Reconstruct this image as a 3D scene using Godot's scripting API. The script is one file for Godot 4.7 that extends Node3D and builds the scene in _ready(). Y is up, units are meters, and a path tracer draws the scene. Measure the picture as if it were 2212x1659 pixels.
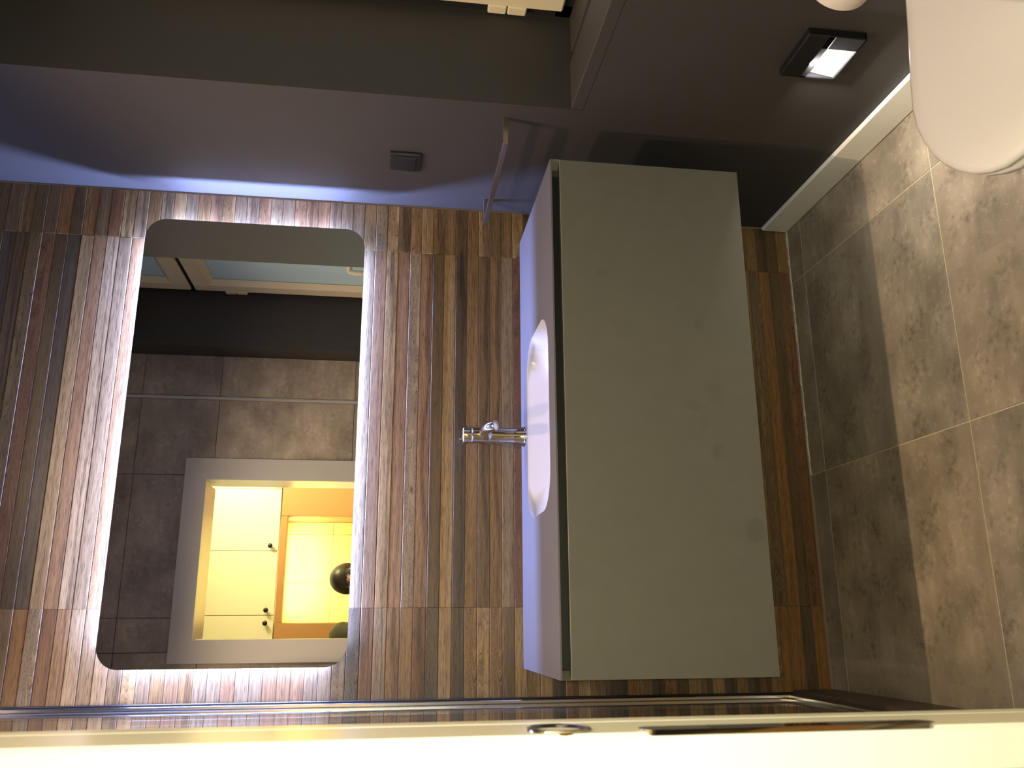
extends Node3D
# A small washroom seen through its doorway, photographed with the phone turned on its side
# (the top of the room is on the left of the picture). Units are metres, y is up.
# Tiled wood wall: z = 0, right wall: x = XR, door wall: z = ZD, floor: y = 0.

const XR := 0.7023
const XL := -1.60
const ZD := 1.66
const ZO := 1.92
const CEIL := 2.60
const ZN := 0.5446
const ZNEAR := 1.515
const SILL := 0.808
const CAM := Vector3(-0.481, 1.2136, 2.2913)

var used := {}
var M := {}
var rng := RandomNumberGenerator.new()

# ------------------------------------------------------------------ naming
func numbered(n: String) -> String:
	if not used.has(n):
		used[n] = 0
		return n
	used[n] += 1
	return "%s_%03d" % [n, used[n]]

func tag(o: Node, label: String, category: String, group := "") -> void:
	o.set_meta("label", label)
	o.set_meta("category", category)
	if group != "":
		o.set_meta("group", group)

func thing(called: String, label: String, category: String, at := Vector3.ZERO, group := "") -> Node3D:
	var o := Node3D.new()
	o.name = numbered(called)
	add_child(o)
	o.position = at
	tag(o, label, category, group)
	return o

func setting(called: String, label: String, category: String) -> Node3D:
	var o := Node3D.new()
	o.name = called
	add_child(o)
	o.set_meta("kind", "structure")
	o.set_meta("label", label)
	o.set_meta("category", category)
	return o

# world-space geometry put under a parent that stands at parent.position
func obj(called: String, mesh: Mesh, mat: Material, parent: Node3D, at = null) -> MeshInstance3D:
	var o := MeshInstance3D.new()
	o.name = called
	o.mesh = mesh
	o.material_override = mat
	o.cast_shadow = GeometryInstance3D.SHADOW_CASTING_SETTING_ON
	parent.add_child(o, true)
	if at != null:
		o.position = at
	else:
		var p := Vector3.ZERO
		var q: Node = parent
		while q is Node3D and q != self:
			p += (q as Node3D).position
			q = q.get_parent()
		o.position = -p
	return o

# ------------------------------------------------------------------ shapes
func begin(smooth := false) -> SurfaceTool:
	var st := SurfaceTool.new()
	st.begin(Mesh.PRIMITIVE_TRIANGLES)
	st.set_smooth_group(0 if smooth else -1)
	return st

func done(st: SurfaceTool, tangents := false) -> ArrayMesh:
	st.generate_normals()
	if tangents:
		st.generate_tangents()
	return st.commit()

func tri(st: SurfaceTool, a: Vector3, b: Vector3, c: Vector3, mid: Vector3) -> void:
	var n := (b - a).cross(c - a)
	if n.dot((a + b + c) / 3.0 - mid) > 0.0:
		st.add_vertex(a); st.add_vertex(c); st.add_vertex(b)
	else:
		st.add_vertex(a); st.add_vertex(b); st.add_vertex(c)

func poly(st: SurfaceTool, p: Array, mid: Vector3) -> void:
	for i in range(1, p.size() - 1):
		tri(st, p[0], p[i], p[i + 1], mid)

# box from corner lo to corner hi with chamfered edges
func bx(st: SurfaceTool, lo: Vector3, hi: Vector3, b := 0.0) -> void:
	var mid := (lo + hi) * 0.5
	var h := (hi - lo) * 0.5
	b = minf(b, minf(h.x, minf(h.y, h.z)) * 0.95)
	var at := func(sx: int, sy: int, sz: int, ax: int) -> Vector3:
		var v := Vector3(h.x - b, h.y - b, h.z - b)
		v[ax] = h[ax]
		return mid + Vector3(v.x * sx, v.y * sy, v.z * sz)
	for ax in 3:
		for s in [-1, 1]:
			var p := []
			for k in [[-1, -1], [1, -1], [1, 1], [-1, 1]]:
				var g := [0, 0, 0]
				g[ax] = s
				g[(ax + 1) % 3] = k[0]
				g[(ax + 2) % 3] = k[1]
				p.append(at.call(g[0], g[1], g[2], ax))
			poly(st, p, mid)
	if b <= 0.0:
		return
	for ax in 3:
		var a1 := (ax + 1) % 3
		var a2 := (ax + 2) % 3
		for s1 in [-1, 1]:
			for s2 in [-1, 1]:
				var p := []
				for q in [[-1, a1], [1, a1], [1, a2], [-1, a2]]:
					var g := [0, 0, 0]
					g[ax] = q[0]
					g[a1] = s1
					g[a2] = s2
					p.append(at.call(g[0], g[1], g[2], q[1]))
				poly(st, p, mid)
	for sx in [-1, 1]:
		for sy in [-1, 1]:
			for sz in [-1, 1]:
				poly(st, [at.call(sx, sy, sz, 0), at.call(sx, sy, sz, 1), at.call(sx, sy, sz, 2)], mid)

func boxm(lo: Vector3, hi: Vector3, b := 0.0) -> ArrayMesh:
	var st := begin()
	bx(st, lo, hi, b)
	return done(st)

func boxes(list: Array, b := 0.0) -> ArrayMesh:
	var st := begin()
	for e in list:
		bx(st, e[0], e[1], b)
	return done(st)

# any stack of loops (same point count), joined by quads; caps optional
func loft(st: SurfaceTool, loops: Array, cap0 := true, cap1 := true) -> void:
	var n: int = loops[0].size()
	for k in range(loops.size() - 1):
		for i in n:
			var j := (i + 1) % n
			var a: Vector3 = loops[k][i]
			var b: Vector3 = loops[k][j]
			var c: Vector3 = loops[k + 1][j]
			var d: Vector3 = loops[k + 1][i]
			st.add_vertex(a); st.add_vertex(b); st.add_vertex(c)
			st.add_vertex(a); st.add_vertex(c); st.add_vertex(d)
	for e in [[cap0, 0], [cap1, loops.size() - 1]]:
		if e[0]:
			var mid := Vector3.ZERO
			for p in loops[e[1]]:
				mid += p
			mid /= n
			st.set_smooth_group(-1)
			for i in n:
				var j := (i + 1) % n
				if e[1] == 0:
					st.add_vertex(mid); st.add_vertex(loops[0][j]); st.add_vertex(loops[0][i])
				else:
					st.add_vertex(mid); st.add_vertex(loops[e[1]][i]); st.add_vertex(loops[e[1]][j])
			st.set_smooth_group(0)

func ring(c: Vector3, u: Vector3, v: Vector3, r: float, n := 24) -> Array:
	var p := []
	for i in n:
		var a := TAU * i / n
		p.append(c + u * (cos(a) * r) + v * (sin(a) * r))
	return p

# lathe: profile is [[radius, height], ...] along axis
func lathe(st: SurfaceTool, at: Vector3, axis: Vector3, profile: Array, n := 28, cap0 := true, cap1 := true) -> void:
	var w := axis.normalized()
	var u := (Vector3.RIGHT if absf(w.x) < 0.8 else Vector3.UP).cross(w).normalized()
	var v := w.cross(u)
	var loops := []
	for e in profile:
		loops.append(ring(at + w * e[1], u, v, e[0], n))
	loft(st, loops, cap0, cap1)

func tube(st: SurfaceTool, pts: Array, radii: Array, n := 20, caps := true) -> void:
	var loops := []
	for i in pts.size():
		var d: Vector3 = (pts[mini(i + 1, pts.size() - 1)] - pts[maxi(i - 1, 0)]).normalized()
		var u := (Vector3.RIGHT if absf(d.x) < 0.8 else Vector3.UP).cross(d).normalized()
		loops.append(ring(pts[i], u, d.cross(u), radii[i], n))
	loft(st, loops, caps, caps)

# rounded rectangle in the plane of u and v
func rrect(c: Vector3, u: Vector3, v: Vector3, hu: float, hv: float, r: float, seg := 8) -> Array:
	var p := []
	for k in 4:
		var su: float = [1, -1, -1, 1][k]
		var sv: float = [1, 1, -1, -1][k]
		for i in seg + 1:
			var a := PI / 2 * (k + float(i) / seg)
			p.append(c + u * (su * (hu - r) + cos(a) * r) + v * (sv * (hv - r) + sin(a) * r))
	return p

# ------------------------------------------------------------------ textures
func picture(w: int, h: int, f: Callable) -> ImageTexture:
	var d := PackedByteArray()
	d.resize(w * h * 3)
	var k := 0
	for y in h:
		for x in w:
			var c: Color = f.call(x, y)
			d[k] = clampi(int(c.r * 255.0), 0, 255)
			d[k + 1] = clampi(int(c.g * 255.0), 0, 255)
			d[k + 2] = clampi(int(c.b * 255.0), 0, 255)
			k += 3
	return ImageTexture.create_from_image(Image.create_from_data(w, h, false, Image.FORMAT_RGB8, d))

func noise(seed_: int, freq: float, octaves := 1) -> FastNoiseLite:
	var n := FastNoiseLite.new()
	n.seed = seed_
	n.noise_type = FastNoiseLite.TYPE_SIMPLEX_SMOOTH
	n.frequency = freq
	n.fractal_type = FastNoiseLite.FRACTAL_FBM if octaves > 1 else FastNoiseLite.FRACTAL_NONE
	n.fractal_octaves = octaves
	return n

const STRIPS := 16
# 16 different boards, one above the other; the grain runs along u
func wood_grain() -> ImageTexture:
	var w := 1536
	var sh := 36
	var fine := noise(3, 1.0)
	var mid := noise(5, 1.0)
	var slow := noise(9, 1.0)
	return picture(w, sh * STRIPS, func(x: int, y: int) -> Color:
		var s := y / sh
		var t := float(y % sh) / sh
		var u := float(x) / w
		var o := s * 37.0
		var kind := s % 4
		var warp := slow.get_noise_2d(u * 3.0 + o, t * 1.1) * 0.5
		var v := t + warp * (0.10 if kind != 2 else 0.9)
		var g := 0.0
		g += mid.get_noise_2d(u * 2.2 + o, v * 9.0 + o) * 0.08
		g += fine.get_noise_2d(u * 9.0 + o, v * 30.0 + o) * 0.11
		g += slow.get_noise_2d(u * 1.6 - o, t * 2.0 + o) * 0.07
		if kind == 2:
			g += sin(v * 34.0 + u * 5.0) * 0.06
		if kind == 3:
			var band := absf(t - 0.62 - warp * 0.5)
			g -= 0.17 * smoothstep(0.20, 0.05, band)
		var pore := fine.get_noise_2d(u * 20.0 + o * 2.0, v * 40.0 + o)
		if pore > 0.34:
			g -= (pore - 0.34) * 0.65
		var c := 0.86 + g
		return Color(c, c * (0.985 + g * 0.08), c * (0.965 + g * 0.16)))

# cement-look porcelain: clouds, dark specks and pale bloom
func cement(seed_: int, dark: float) -> ImageTexture:
	var n := 768
	var cloud := noise(seed_, 0.006, 4)
	var spots := noise(seed_ + 1, 0.05, 3)
	var patch := noise(seed_ + 2, 0.011, 2)
	var grit := noise(seed_ + 3, 0.31)
	var streak := noise(seed_ + 4, 0.02, 2)
	return picture(n, n, func(x: int, y: int) -> Color:
		var e := minf(minf(x, n - x), minf(y, n - y)) / 60.0
		var k := smoothstep(0.0, 1.0, e)
		var g := cloud.get_noise_2d(x, y) * 0.17 + streak.get_noise_2d(x * 0.35, y * 1.4) * 0.05
		var m := patch.get_noise_2d(x, y)
		var s := spots.get_noise_2d(x, y)
		if m > 0.05 and s > 0.06:
			g -= (s - 0.06) * minf(1.0, (m - 0.05) * 4.0) * dark
		if s < -0.24:
			g += (-0.24 - s) * 0.22
		g = g * (0.35 + 0.65 * k) + grit.get_noise_2d(x, y) * 0.035
		var c := 0.80 + g
		return Color(c, c * 0.985, c * 0.955))

# faint finger marks on the lacquered drawer front; u runs along the drawer, v down
func smudges() -> ImageTexture:
	var w := 600
	var h := 228
	var marks := [[-0.1139, 0.4777, 0.019, 0.015, 0.06], [-0.0075, 0.5363, 0.012, 0.020, 0.045], [-0.05, 0.506, 0.018, 0.012, 0.04],
		[0.1905, 0.5006, 0.014, 0.012, 0.05], [-0.292, 0.3995, 0.030, 0.022, 0.06], [0.02, 0.47, 0.030, 0.026, 0.04], [0.31, 0.73, 0.012, 0.018, 0.05]]
	var wob := noise(77, 0.03, 2)
	return picture(w, h, func(x: int, y: int) -> Color:
		var px := -0.6 + 1.2 * x / w
		var py := 0.8275 - 0.4545 * y / h
		var c := 0.97 + wob.get_noise_2d(x, y) * 0.02
		for m in marks:
			var dx: float = (px - m[0]) / m[2]
			var dy: float = (py - m[1]) / m[3]
			var d := sqrt(dx * dx + dy * dy) + wob.get_noise_2d(x * 2.0, y * 2.0) * 0.5
			c -= m[4] * smoothstep(1.25, 0.8, d)
		return Color(c, c, c * 1.0))

# ------------------------------------------------------------------ materials
func mat(called: String, c: Color, rough := 0.6, metal := 0.0) -> StandardMaterial3D:
	var m := StandardMaterial3D.new()
	m.resource_name = called
	m.albedo_color = c
	m.roughness = rough
	m.metallic = metal
	M[called] = m
	return m

func rgb(r: int, g: int, b: int) -> Color:
	return Color(r / 255.0, g / 255.0, b / 255.0)

func glow(called: String, c: Color, e: float) -> StandardMaterial3D:
	var m := mat(called, Color(0.9, 0.9, 0.9), 0.5)
	m.emission_enabled = true
	m.emission = c
	m.emission_energy_multiplier = e
	return m

const LED := Color(0.61, 0.69, 1.0)
const WARM := Color(1.0, 0.87, 0.72)
const FLASH := Color(0.98, 1.0, 0.88)
const AMBER := Color(1.0, 0.92, 0.68)

func materials() -> void:
	var grain := wood_grain()
	var tones := [rgb(158, 132, 90), rgb(142, 110, 76), rgb(134, 106, 67), rgb(140, 120, 90), rgb(98, 78, 46), rgb(88, 74, 53), rgb(118, 84, 53), rgb(140, 102, 55), rgb(168, 146, 112), rgb(116, 94, 61)]
	for i in tones.size():
		var m := mat("board_%d" % i, tones[i], 0.46)
		m.albedo_texture = grain
	mat("grout", rgb(120, 104, 86), 0.9)
	mat("paint", rgb(58, 55, 54), 0.62)
	mat("ceiling_paint", rgb(196, 192, 184), 0.9)
	mat("white_wall", rgb(222, 216, 196), 0.8)
	var fl := cement(21, 0.26)
	for i in 3:
		var m := mat("floor_%d" % i, [rgb(170, 160, 145), rgb(164, 155, 142), rgb(173, 161, 144)][i], 0.50)
		m.albedo_texture = fl
		m.uv1_triplanar = true
		m.uv1_world_triplanar = true
		m.uv1_scale = Vector3(1.15, 1.15, 1.15)
		m.uv1_offset = Vector3([0.0, 0.37, 0.71][i], 0.0, [0.0, 0.53, 0.21][i])
	var wl := cement(58, 0.14)
	for i in 2:
		var m := mat("walltile_%d" % i, [rgb(204, 192, 179), rgb(194, 182, 171)][i], 0.5)
		m.albedo_texture = wl
		m.uv1_triplanar = true
		m.uv1_world_triplanar = true
		m.uv1_scale = Vector3(0.95, 0.95, 0.95)
		m.uv1_offset = Vector3([0.2, 0.6][i], [0.1, 0.45][i], 0.0)
	mat("floor_grout", rgb(196, 184, 152), 0.9)
	mat("sealant", rgb(178, 176, 160), 0.7)
	mat("dark_joint", rgb(60, 54, 48), 0.9)
	mat("cabinet", rgb(113, 114, 107), 0.55)
	var fr := mat("drawer", rgb(113, 114, 107), 0.55)
	fr.albedo_texture = smudges()
	mat("counter", rgb(106, 106, 114), 0.42)
	mat("ceramic", rgb(226, 222, 218), 0.18)
	mat("basin_white", rgb(200, 197, 200), 0.2)
	mat("chrome", rgb(226, 228, 232), 0.05, 1.0)
	mat("satin", rgb(206, 200, 194), 0.17, 1.0)
	mat("steel", rgb(170, 164, 160), 0.32, 1.0)
	mat("strip", rgb(236, 232, 226), 0.36, 0.8)
	mat("mirror", rgb(232, 236, 234), 0.0, 1.0)
	mat("mirror_edge", rgb(70, 82, 80), 0.15)
	mat("tray", rgb(225, 225, 228), 0.6)
	mat("black", rgb(20, 20, 24), 0.42)
	mat("channel", rgb(44, 44, 40), 0.5)
	mat("rubber", rgb(8, 8, 9), 0.9)
	mat("pvc", rgb(226, 214, 186), 0.35)
	mat("white_trim", rgb(236, 235, 228), 0.4)
	mat("door_white", rgb(192, 189, 182), 0.26)
	mat("gasket", rgb(120, 120, 112), 0.7)
	mat("paper", rgb(238, 228, 220), 0.95)
	mat("card", rgb(150, 122, 92), 0.9)
	mat("reflector", rgb(110, 107, 107), 0.45)
	var g := mat("glass", Color(0.92, 0.97, 0.95, 0.06), 0.0)
	g.transparency = BaseMaterial3D.TRANSPARENCY_ALPHA
	var fg := mat("frosted", Color(0.80, 0.92, 1.0, 0.92), 0.3)
	fg.transparency = BaseMaterial3D.TRANSPARENCY_ALPHA
	mat("curb", rgb(74, 62, 52), 0.4)
	mat("cream", rgb(250, 246, 222), 0.45)
	mat("splash", rgb(250, 236, 160), 0.25)
	mat("tan", rgb(196, 146, 98), 0.5)
	mat("hair", rgb(22, 16, 14), 0.45)
	mat("phone", rgb(24, 24, 26), 0.25)
	var body := mat("figure", Color.WHITE, 0.8)
	body.vertex_color_use_as_albedo = true
	glow("led_glow", LED, 14.0)
	glow("lamp_glow", WARM, 6.0)
	glow("step_glow", Color(1.0, 0.97, 0.95), 5.0)
	glow("panel_glow", AMBER, 2.5)
	glow("flash_glow", FLASH, 6.0)

# ------------------------------------------------------------------ lights
func area(at: Vector3, towards: Vector3, size: Vector2, c: Color, e: float, up := Vector3.UP) -> AreaLight3D:
	var l := AreaLight3D.new()
	l.name = numbered("area_light")
	l.area_size = size
	l.light_color = c
	l.light_energy = e
	l.area_normalize_energy = true
	l.shadow_enabled = true
	l.area_range = 9.0
	add_child(l)
	l.look_at_from_position(at, at + towards, up)
	return l

func spot(at: Vector3, towards: Vector3, angle: float, blend: float, size: float, c: Color, e: float, up := Vector3.UP) -> void:
	var l := SpotLight3D.new()
	l.name = numbered("spot_light")
	l.spot_angle = angle
	l.spot_angle_attenuation = blend
	l.spot_attenuation = 2.0
	l.spot_range = 12.0
	l.light_size = size
	l.light_color = c
	l.light_energy = e
	l.shadow_enabled = true
	add_child(l)
	l.look_at_from_position(at, at + towards, up)

# ------------------------------------------------------------------ _ready
func _ready() -> void:
	rng.seed = 4
	# camera: calibrated on the vanity, the mirror and the walls; turned a quarter so that up in the room is left in the picture
	var right := Vector3(0.9632, 0.0328, 0.2669)
	var up := Vector3(0.0062, 0.9895, -0.1442)
	var back := right.cross(up).normalized()
	up = back.cross(right).normalized()
	var cam := Camera3D.new()
	cam.name = "camera"
	add_child(cam)
	cam.transform = Transform3D(Basis(-up, right.normalized(), back), CAM)
	cam.fov = rad_to_deg(2.0 * atan(829.5 / 1833.5))
	# the phone's small lens, focused on the cabinet: only the door jamb right beside it goes soft
	var ca := CameraAttributesPhysical.new()
	ca.frustum_focal_length = 12.0 * 1833.5 / 829.5
	ca.frustum_near = 0.02
	ca.frustum_far = 60.0
	ca.frustum_focus_distance = 2.1
	ca.exposure_aperture = 12.0
	cam.attributes = ca
	cam.current = true

	var we := WorldEnvironment.new()
	we.name = "environment"
	var e := Environment.new()
	e.background_mode = Environment.BG_COLOR
	e.background_color = Color(0.004, 0.005, 0.008)
	e.tonemap_mode = Environment.TONE_MAPPER_LINEAR
	e.tonemap_exposure = 1.0
	e.sdfgi_enabled = true
	e.ssao_enabled = true
	e.ssil_enabled = true
	we.environment = e
	add_child(we)

	# the phone's own flash, just beside its lens
	spot(CAM + right * 0.012 + back * 0.004, -back, 76.0, 1.0, 0.01, FLASH, 0.95, right)

	materials()
	room_shell()
	window_niche()
	doorway()
	corridor()
	mirror_with_leds()
	vanity()
	faucet()
	shower_screen()
	toilet()
	paper_roll()
	step_light()
	switch_plate()
	towel_rail()
	downlight()
	kitchen()
	people()

# ------------------------------------------------------------------ setting
func tone_of(n: int, col: int) -> int:
	var mid := {37: 1, 36: 0, 35: 1, 34: 3, 33: 1, 32: 4, 31: 0, 30: 5, 29: 2, 28: 9, 27: 2, 26: 3, 25: 6, 38: 3, 57: 1, 58: 3, 59: 8, 60: 1, 61: 0, 62: 5, 63: 4, 64: 6, 65: 9, 66: 4, 67: 5, 68: 4, 0: 6, 1: 4, 2: 7, 3: 9, 4: 2, 5: 4, 24: 2}
	var left := {37: 6, 36: 3, 35: 1, 34: 2, 33: 6, 32: 5, 31: 0, 30: 5, 29: 2, 28: 0, 27: 2, 26: 9, 25: 0, 24: 2, 23: 0, 22: 5, 21: 7, 20: 0, 19: 2, 18: 9, 17: 5, 16: 7, 15: 2, 14: 5, 13: 7, 12: 4, 38: 5, 39: 9, 40: 3, 56: 8, 57: 3, 58: 8, 59: 1, 60: 6, 61: 3, 62: 7, 63: 2, 64: 6, 65: 4, 66: 5, 0: 7, 1: 5, 2: 7, 3: 7, 4: 2, 5: 6}
	var rite := {37: 3, 36: 0, 35: 9, 34: 2, 33: 0, 32: 2, 31: 2, 30: 4, 29: 2, 28: 0, 27: 9, 26: 2, 25: 0, 24: 4, 55: 3, 56: 2, 57: 3, 58: 0, 59: 6, 60: 9, 61: 7, 62: 4, 63: 7, 64: 9, 65: 4, 66: 2, 67: 9}
	var d: Dictionary = [rite, mid, left][col]
	var k := (n * 7 + col * 5 + (n * n) % 11) % 10
	if n > 64:
		k = [4, 9, 5, 2, 4, 9, 6, 4, 5, 9][k]
	elif n > 37:
		k = [2, 3, 1, 2, 9, 3, 3, 2, 1, 0][k]
	else:
		k = [2, 9, 4, 7, 2, 5, 9, 0, 4, 7][k]
	return d.get(n, k)

func room_shell() -> void:
	# wood-look tiled wall, every board a piece of its own
	var wb := setting("wall_back", "back wall clad in narrow wood-look boards of mixed browns", "wall")
	obj("grout_bed", boxm(Vector3(XL - 0.1, -0.05, -0.14), Vector3(XR + 0.3, CEIL + 0.05, -0.0022)), M["grout"], wb)
	var long := []
	var short := []
	for s in STRIPS:
		long.append(board(0.9985, s))
		short.append(board(0.1455, s))
	var r := RandomNumberGenerator.new()
	r.seed = 11
	for n in range(0, 78):
		var y := 0.0055 + n / 30.0
		if y + 0.033 > CEIL:
			continue
		for col in 3:
			var cx: float = [0.5512 + 0.0730, 0.0525, -0.9455][col]
			var s := r.randi() % STRIPS
			var set_: Array = short if col == 0 else long
			obj("board", set_[s], M["board_%d" % tone_of(n, col)], wb, Vector3(cx, y + 1.0 / 60.0, r.randf_range(-0.0005, 0.0003)))
	# floor
	var fl := setting("floor", "grey-beige cement-look square floor tiles with pale joints", "floor")
	obj("joint_bed", boxm(Vector3(XL - 0.1, -0.12, -0.12), Vector3(XR + 0.3, -0.0012, ZO)), M["floor_grout"], fl)
	var gx := [XL, -1.277, -0.677, -0.0795, 0.5165, XR + 0.02]
	var gz := [0.0, 0.083, 0.6975, 1.302, ZO]
	var k := 0
	for i in gx.size() - 1:
		for j in gz.size() - 1:
			var g := 0.0012
			obj("floor_tile", boxm(Vector3(gx[i] + g, -0.012, gz[j] + g), Vector3(gx[i + 1] - g, 0.0, gz[j + 1] - g), 0.0006), M["floor_%d" % ((i * 2 + j) % 3)], fl)
			k += 1
	# the bead of sealant along the foot of the boards, uneven
	var ck := begin()
	var rr := RandomNumberGenerator.new()
	rr.seed = 8
	for i in 40:
		var xa := -0.08 + i * 0.0193
		bx(ck, Vector3(xa, -0.001, -0.004), Vector3(xa + 0.0193, rr.randf_range(0.002, 0.005), rr.randf_range(0.0015, 0.004)), 0.0008)
	obj("sealant_bead", done(ck), M["sealant"], fl)
	# right wall with the window opening
	var wr := setting("wall_right", "dark taupe painted wall with a deep window recess", "wall")
	obj("wall_mass", boxes([
		[Vector3(XR, -0.05, -0.14), Vector3(XR + 0.36, SILL - 0.03, ZO)],
		[Vector3(XR, SILL - 0.03, -0.14), Vector3(XR + 0.36, CEIL + 0.05, ZN)],
		[Vector3(XR, SILL - 0.03, ZNEAR), Vector3(XR + 0.36, CEIL + 0.05, ZO)],
		[Vector3(XR, 2.46, ZN), Vector3(XR + 0.36, CEIL + 0.05, ZNEAR)]]), M["paint"], wr)
	# the sill board, with a shallow groove before the window
	obj("sill_board", boxes([
		[Vector3(XR, SILL - 0.03, ZN), Vector3(XR + 0.128, SILL, ZNEAR)],
		[Vector3(XR + 0.128, SILL - 0.03, ZN), Vector3(XR + 0.160, SILL - 0.012, ZNEAR)],
		[Vector3(XR + 0.160, SILL - 0.03, ZN), Vector3(XR + 0.36, SILL - 0.003, ZNEAR)]], 0.0015), M["paint"], wr)
	var bb := setting("baseboard_right", "white skirting board along the foot of the dark wall", "skirting board")
	obj("board_profile", boxes([[Vector3(XR - 0.014, 0.0, 0.002), Vector3(XR, 0.084, ZD - 0.002)]], 0.003), M["white_trim"], bb)
	var wl := setting("wall_left", "far wall of the shower, dark cement tiles", "wall")
	obj("wall_mass", boxm(Vector3(XL - 0.15, -0.05, -0.14), Vector3(XL, CEIL + 0.05, ZO)), M["walltile_0"], wl)
	var ce := setting("ceiling", "plain pale ceiling", "ceiling")
	obj("slab", boxes([[Vector3(XL - 0.15, CEIL, -0.14), Vector3(XR + 0.36, CEIL + 0.12, ZO)]]), M["ceiling_paint"], ce)
	# door wall: tiles on the room side, a chrome edge strip near the corner
	var wf := setting("wall_front", "wall around the doorway in dark cement-look tiles", "wall")
	obj("wall_mass", boxes([
		[Vector3(XL - 0.15, -0.05, ZD + 0.012), Vector3(-0.60, CEIL + 0.05, ZO)],
		[Vector3(0.16, -0.05, ZD + 0.012), Vector3(XR + 0.36, CEIL + 0.05, ZO)],
		[Vector3(-0.60, 2.05, ZD + 0.012), Vector3(0.16, CEIL + 0.05, ZO)]]), M["dark_joint"], wf)
	var ty := [0.0, 0.18, 0.78, 1.38, 1.983, 2.32, CEIL]
	for i in ty.size() - 1:
		for c in [[XL, -1.2], [-1.2, -0.60], [0.15, 0.494], [0.512, XR]]:
			obj("wall_tile", boxm(Vector3(c[0] + 0.001, ty[i] + 0.001, ZD), Vector3(c[1] - 0.001, ty[i + 1] - 0.001, ZD + 0.0125), 0.0008), M["walltile_%d" % ((i + int(c[0] * 10.0 + 40.0)) % 2)], wf)
		if ty[i] > 1.9:
			for c in [[-0.60, -0.46], [-0.46, 0.15]]:
				obj("wall_tile", boxm(Vector3(c[0] + 0.001, maxf(ty[i], 2.06) + 0.001, ZD), Vector3(c[1] - 0.001, ty[i + 1] - 0.001, ZD + 0.0125), 0.0008), M["walltile_1"], wf)
	obj("edge_strip", boxm(Vector3(0.4945, 0.0, ZD - 0.002), Vector3(0.5115, CEIL, ZD + 0.012), 0.004), M["strip"], wf)

func board(length: float, s: int) -> ArrayMesh:
	# a flat chamfered board, its front face carrying strip s of the grain
	var st := begin()
	var hx := length * 0.5
	var hy := 0.0161
	var c := 0.0011
	var v0 := (s + 0.04) / STRIPS
	var v1 := (s + 0.96) / STRIPS
	var u1 := length
	var u0 := 0.0
	if length < 0.5:
		u0 = fmod(s * 0.37, 0.8)
		u1 = u0 + length
	var uv := func(p: Vector3) -> Vector2:
		return Vector2(lerpf(u0, u1, (p.x + hx) / length), lerpf(v1, v0, (p.y + hy) / (2.0 * hy)))
	var f := [Vector3(-hx + c, -hy + c, 0), Vector3(hx - c, -hy + c, 0), Vector3(hx - c, hy - c, 0), Vector3(-hx + c, hy - c, 0)]
	var m := [Vector3(-hx, -hy, -c), Vector3(hx, -hy, -c), Vector3(hx, hy, -c), Vector3(-hx, hy, -c)]
	var b := [Vector3(-hx, -hy, -0.006), Vector3(hx, -hy, -0.006), Vector3(hx, hy, -0.006), Vector3(-hx, hy, -0.006)]
	var quads := [[f[0], f[3], f[2], f[1]]]
	for i in 4:
		var j := (i + 1) % 4
		quads.append([m[i], f[i], f[j], m[j]])
		quads.append([b[i], m[i], m[j], b[j]])
	for q in quads:
		for t in [[0, 1, 2], [0, 2, 3]]:
			for i in t:
				st.set_uv(uv.call(q[i]))
				st.add_vertex(q[i])
	return done(st)

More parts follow.
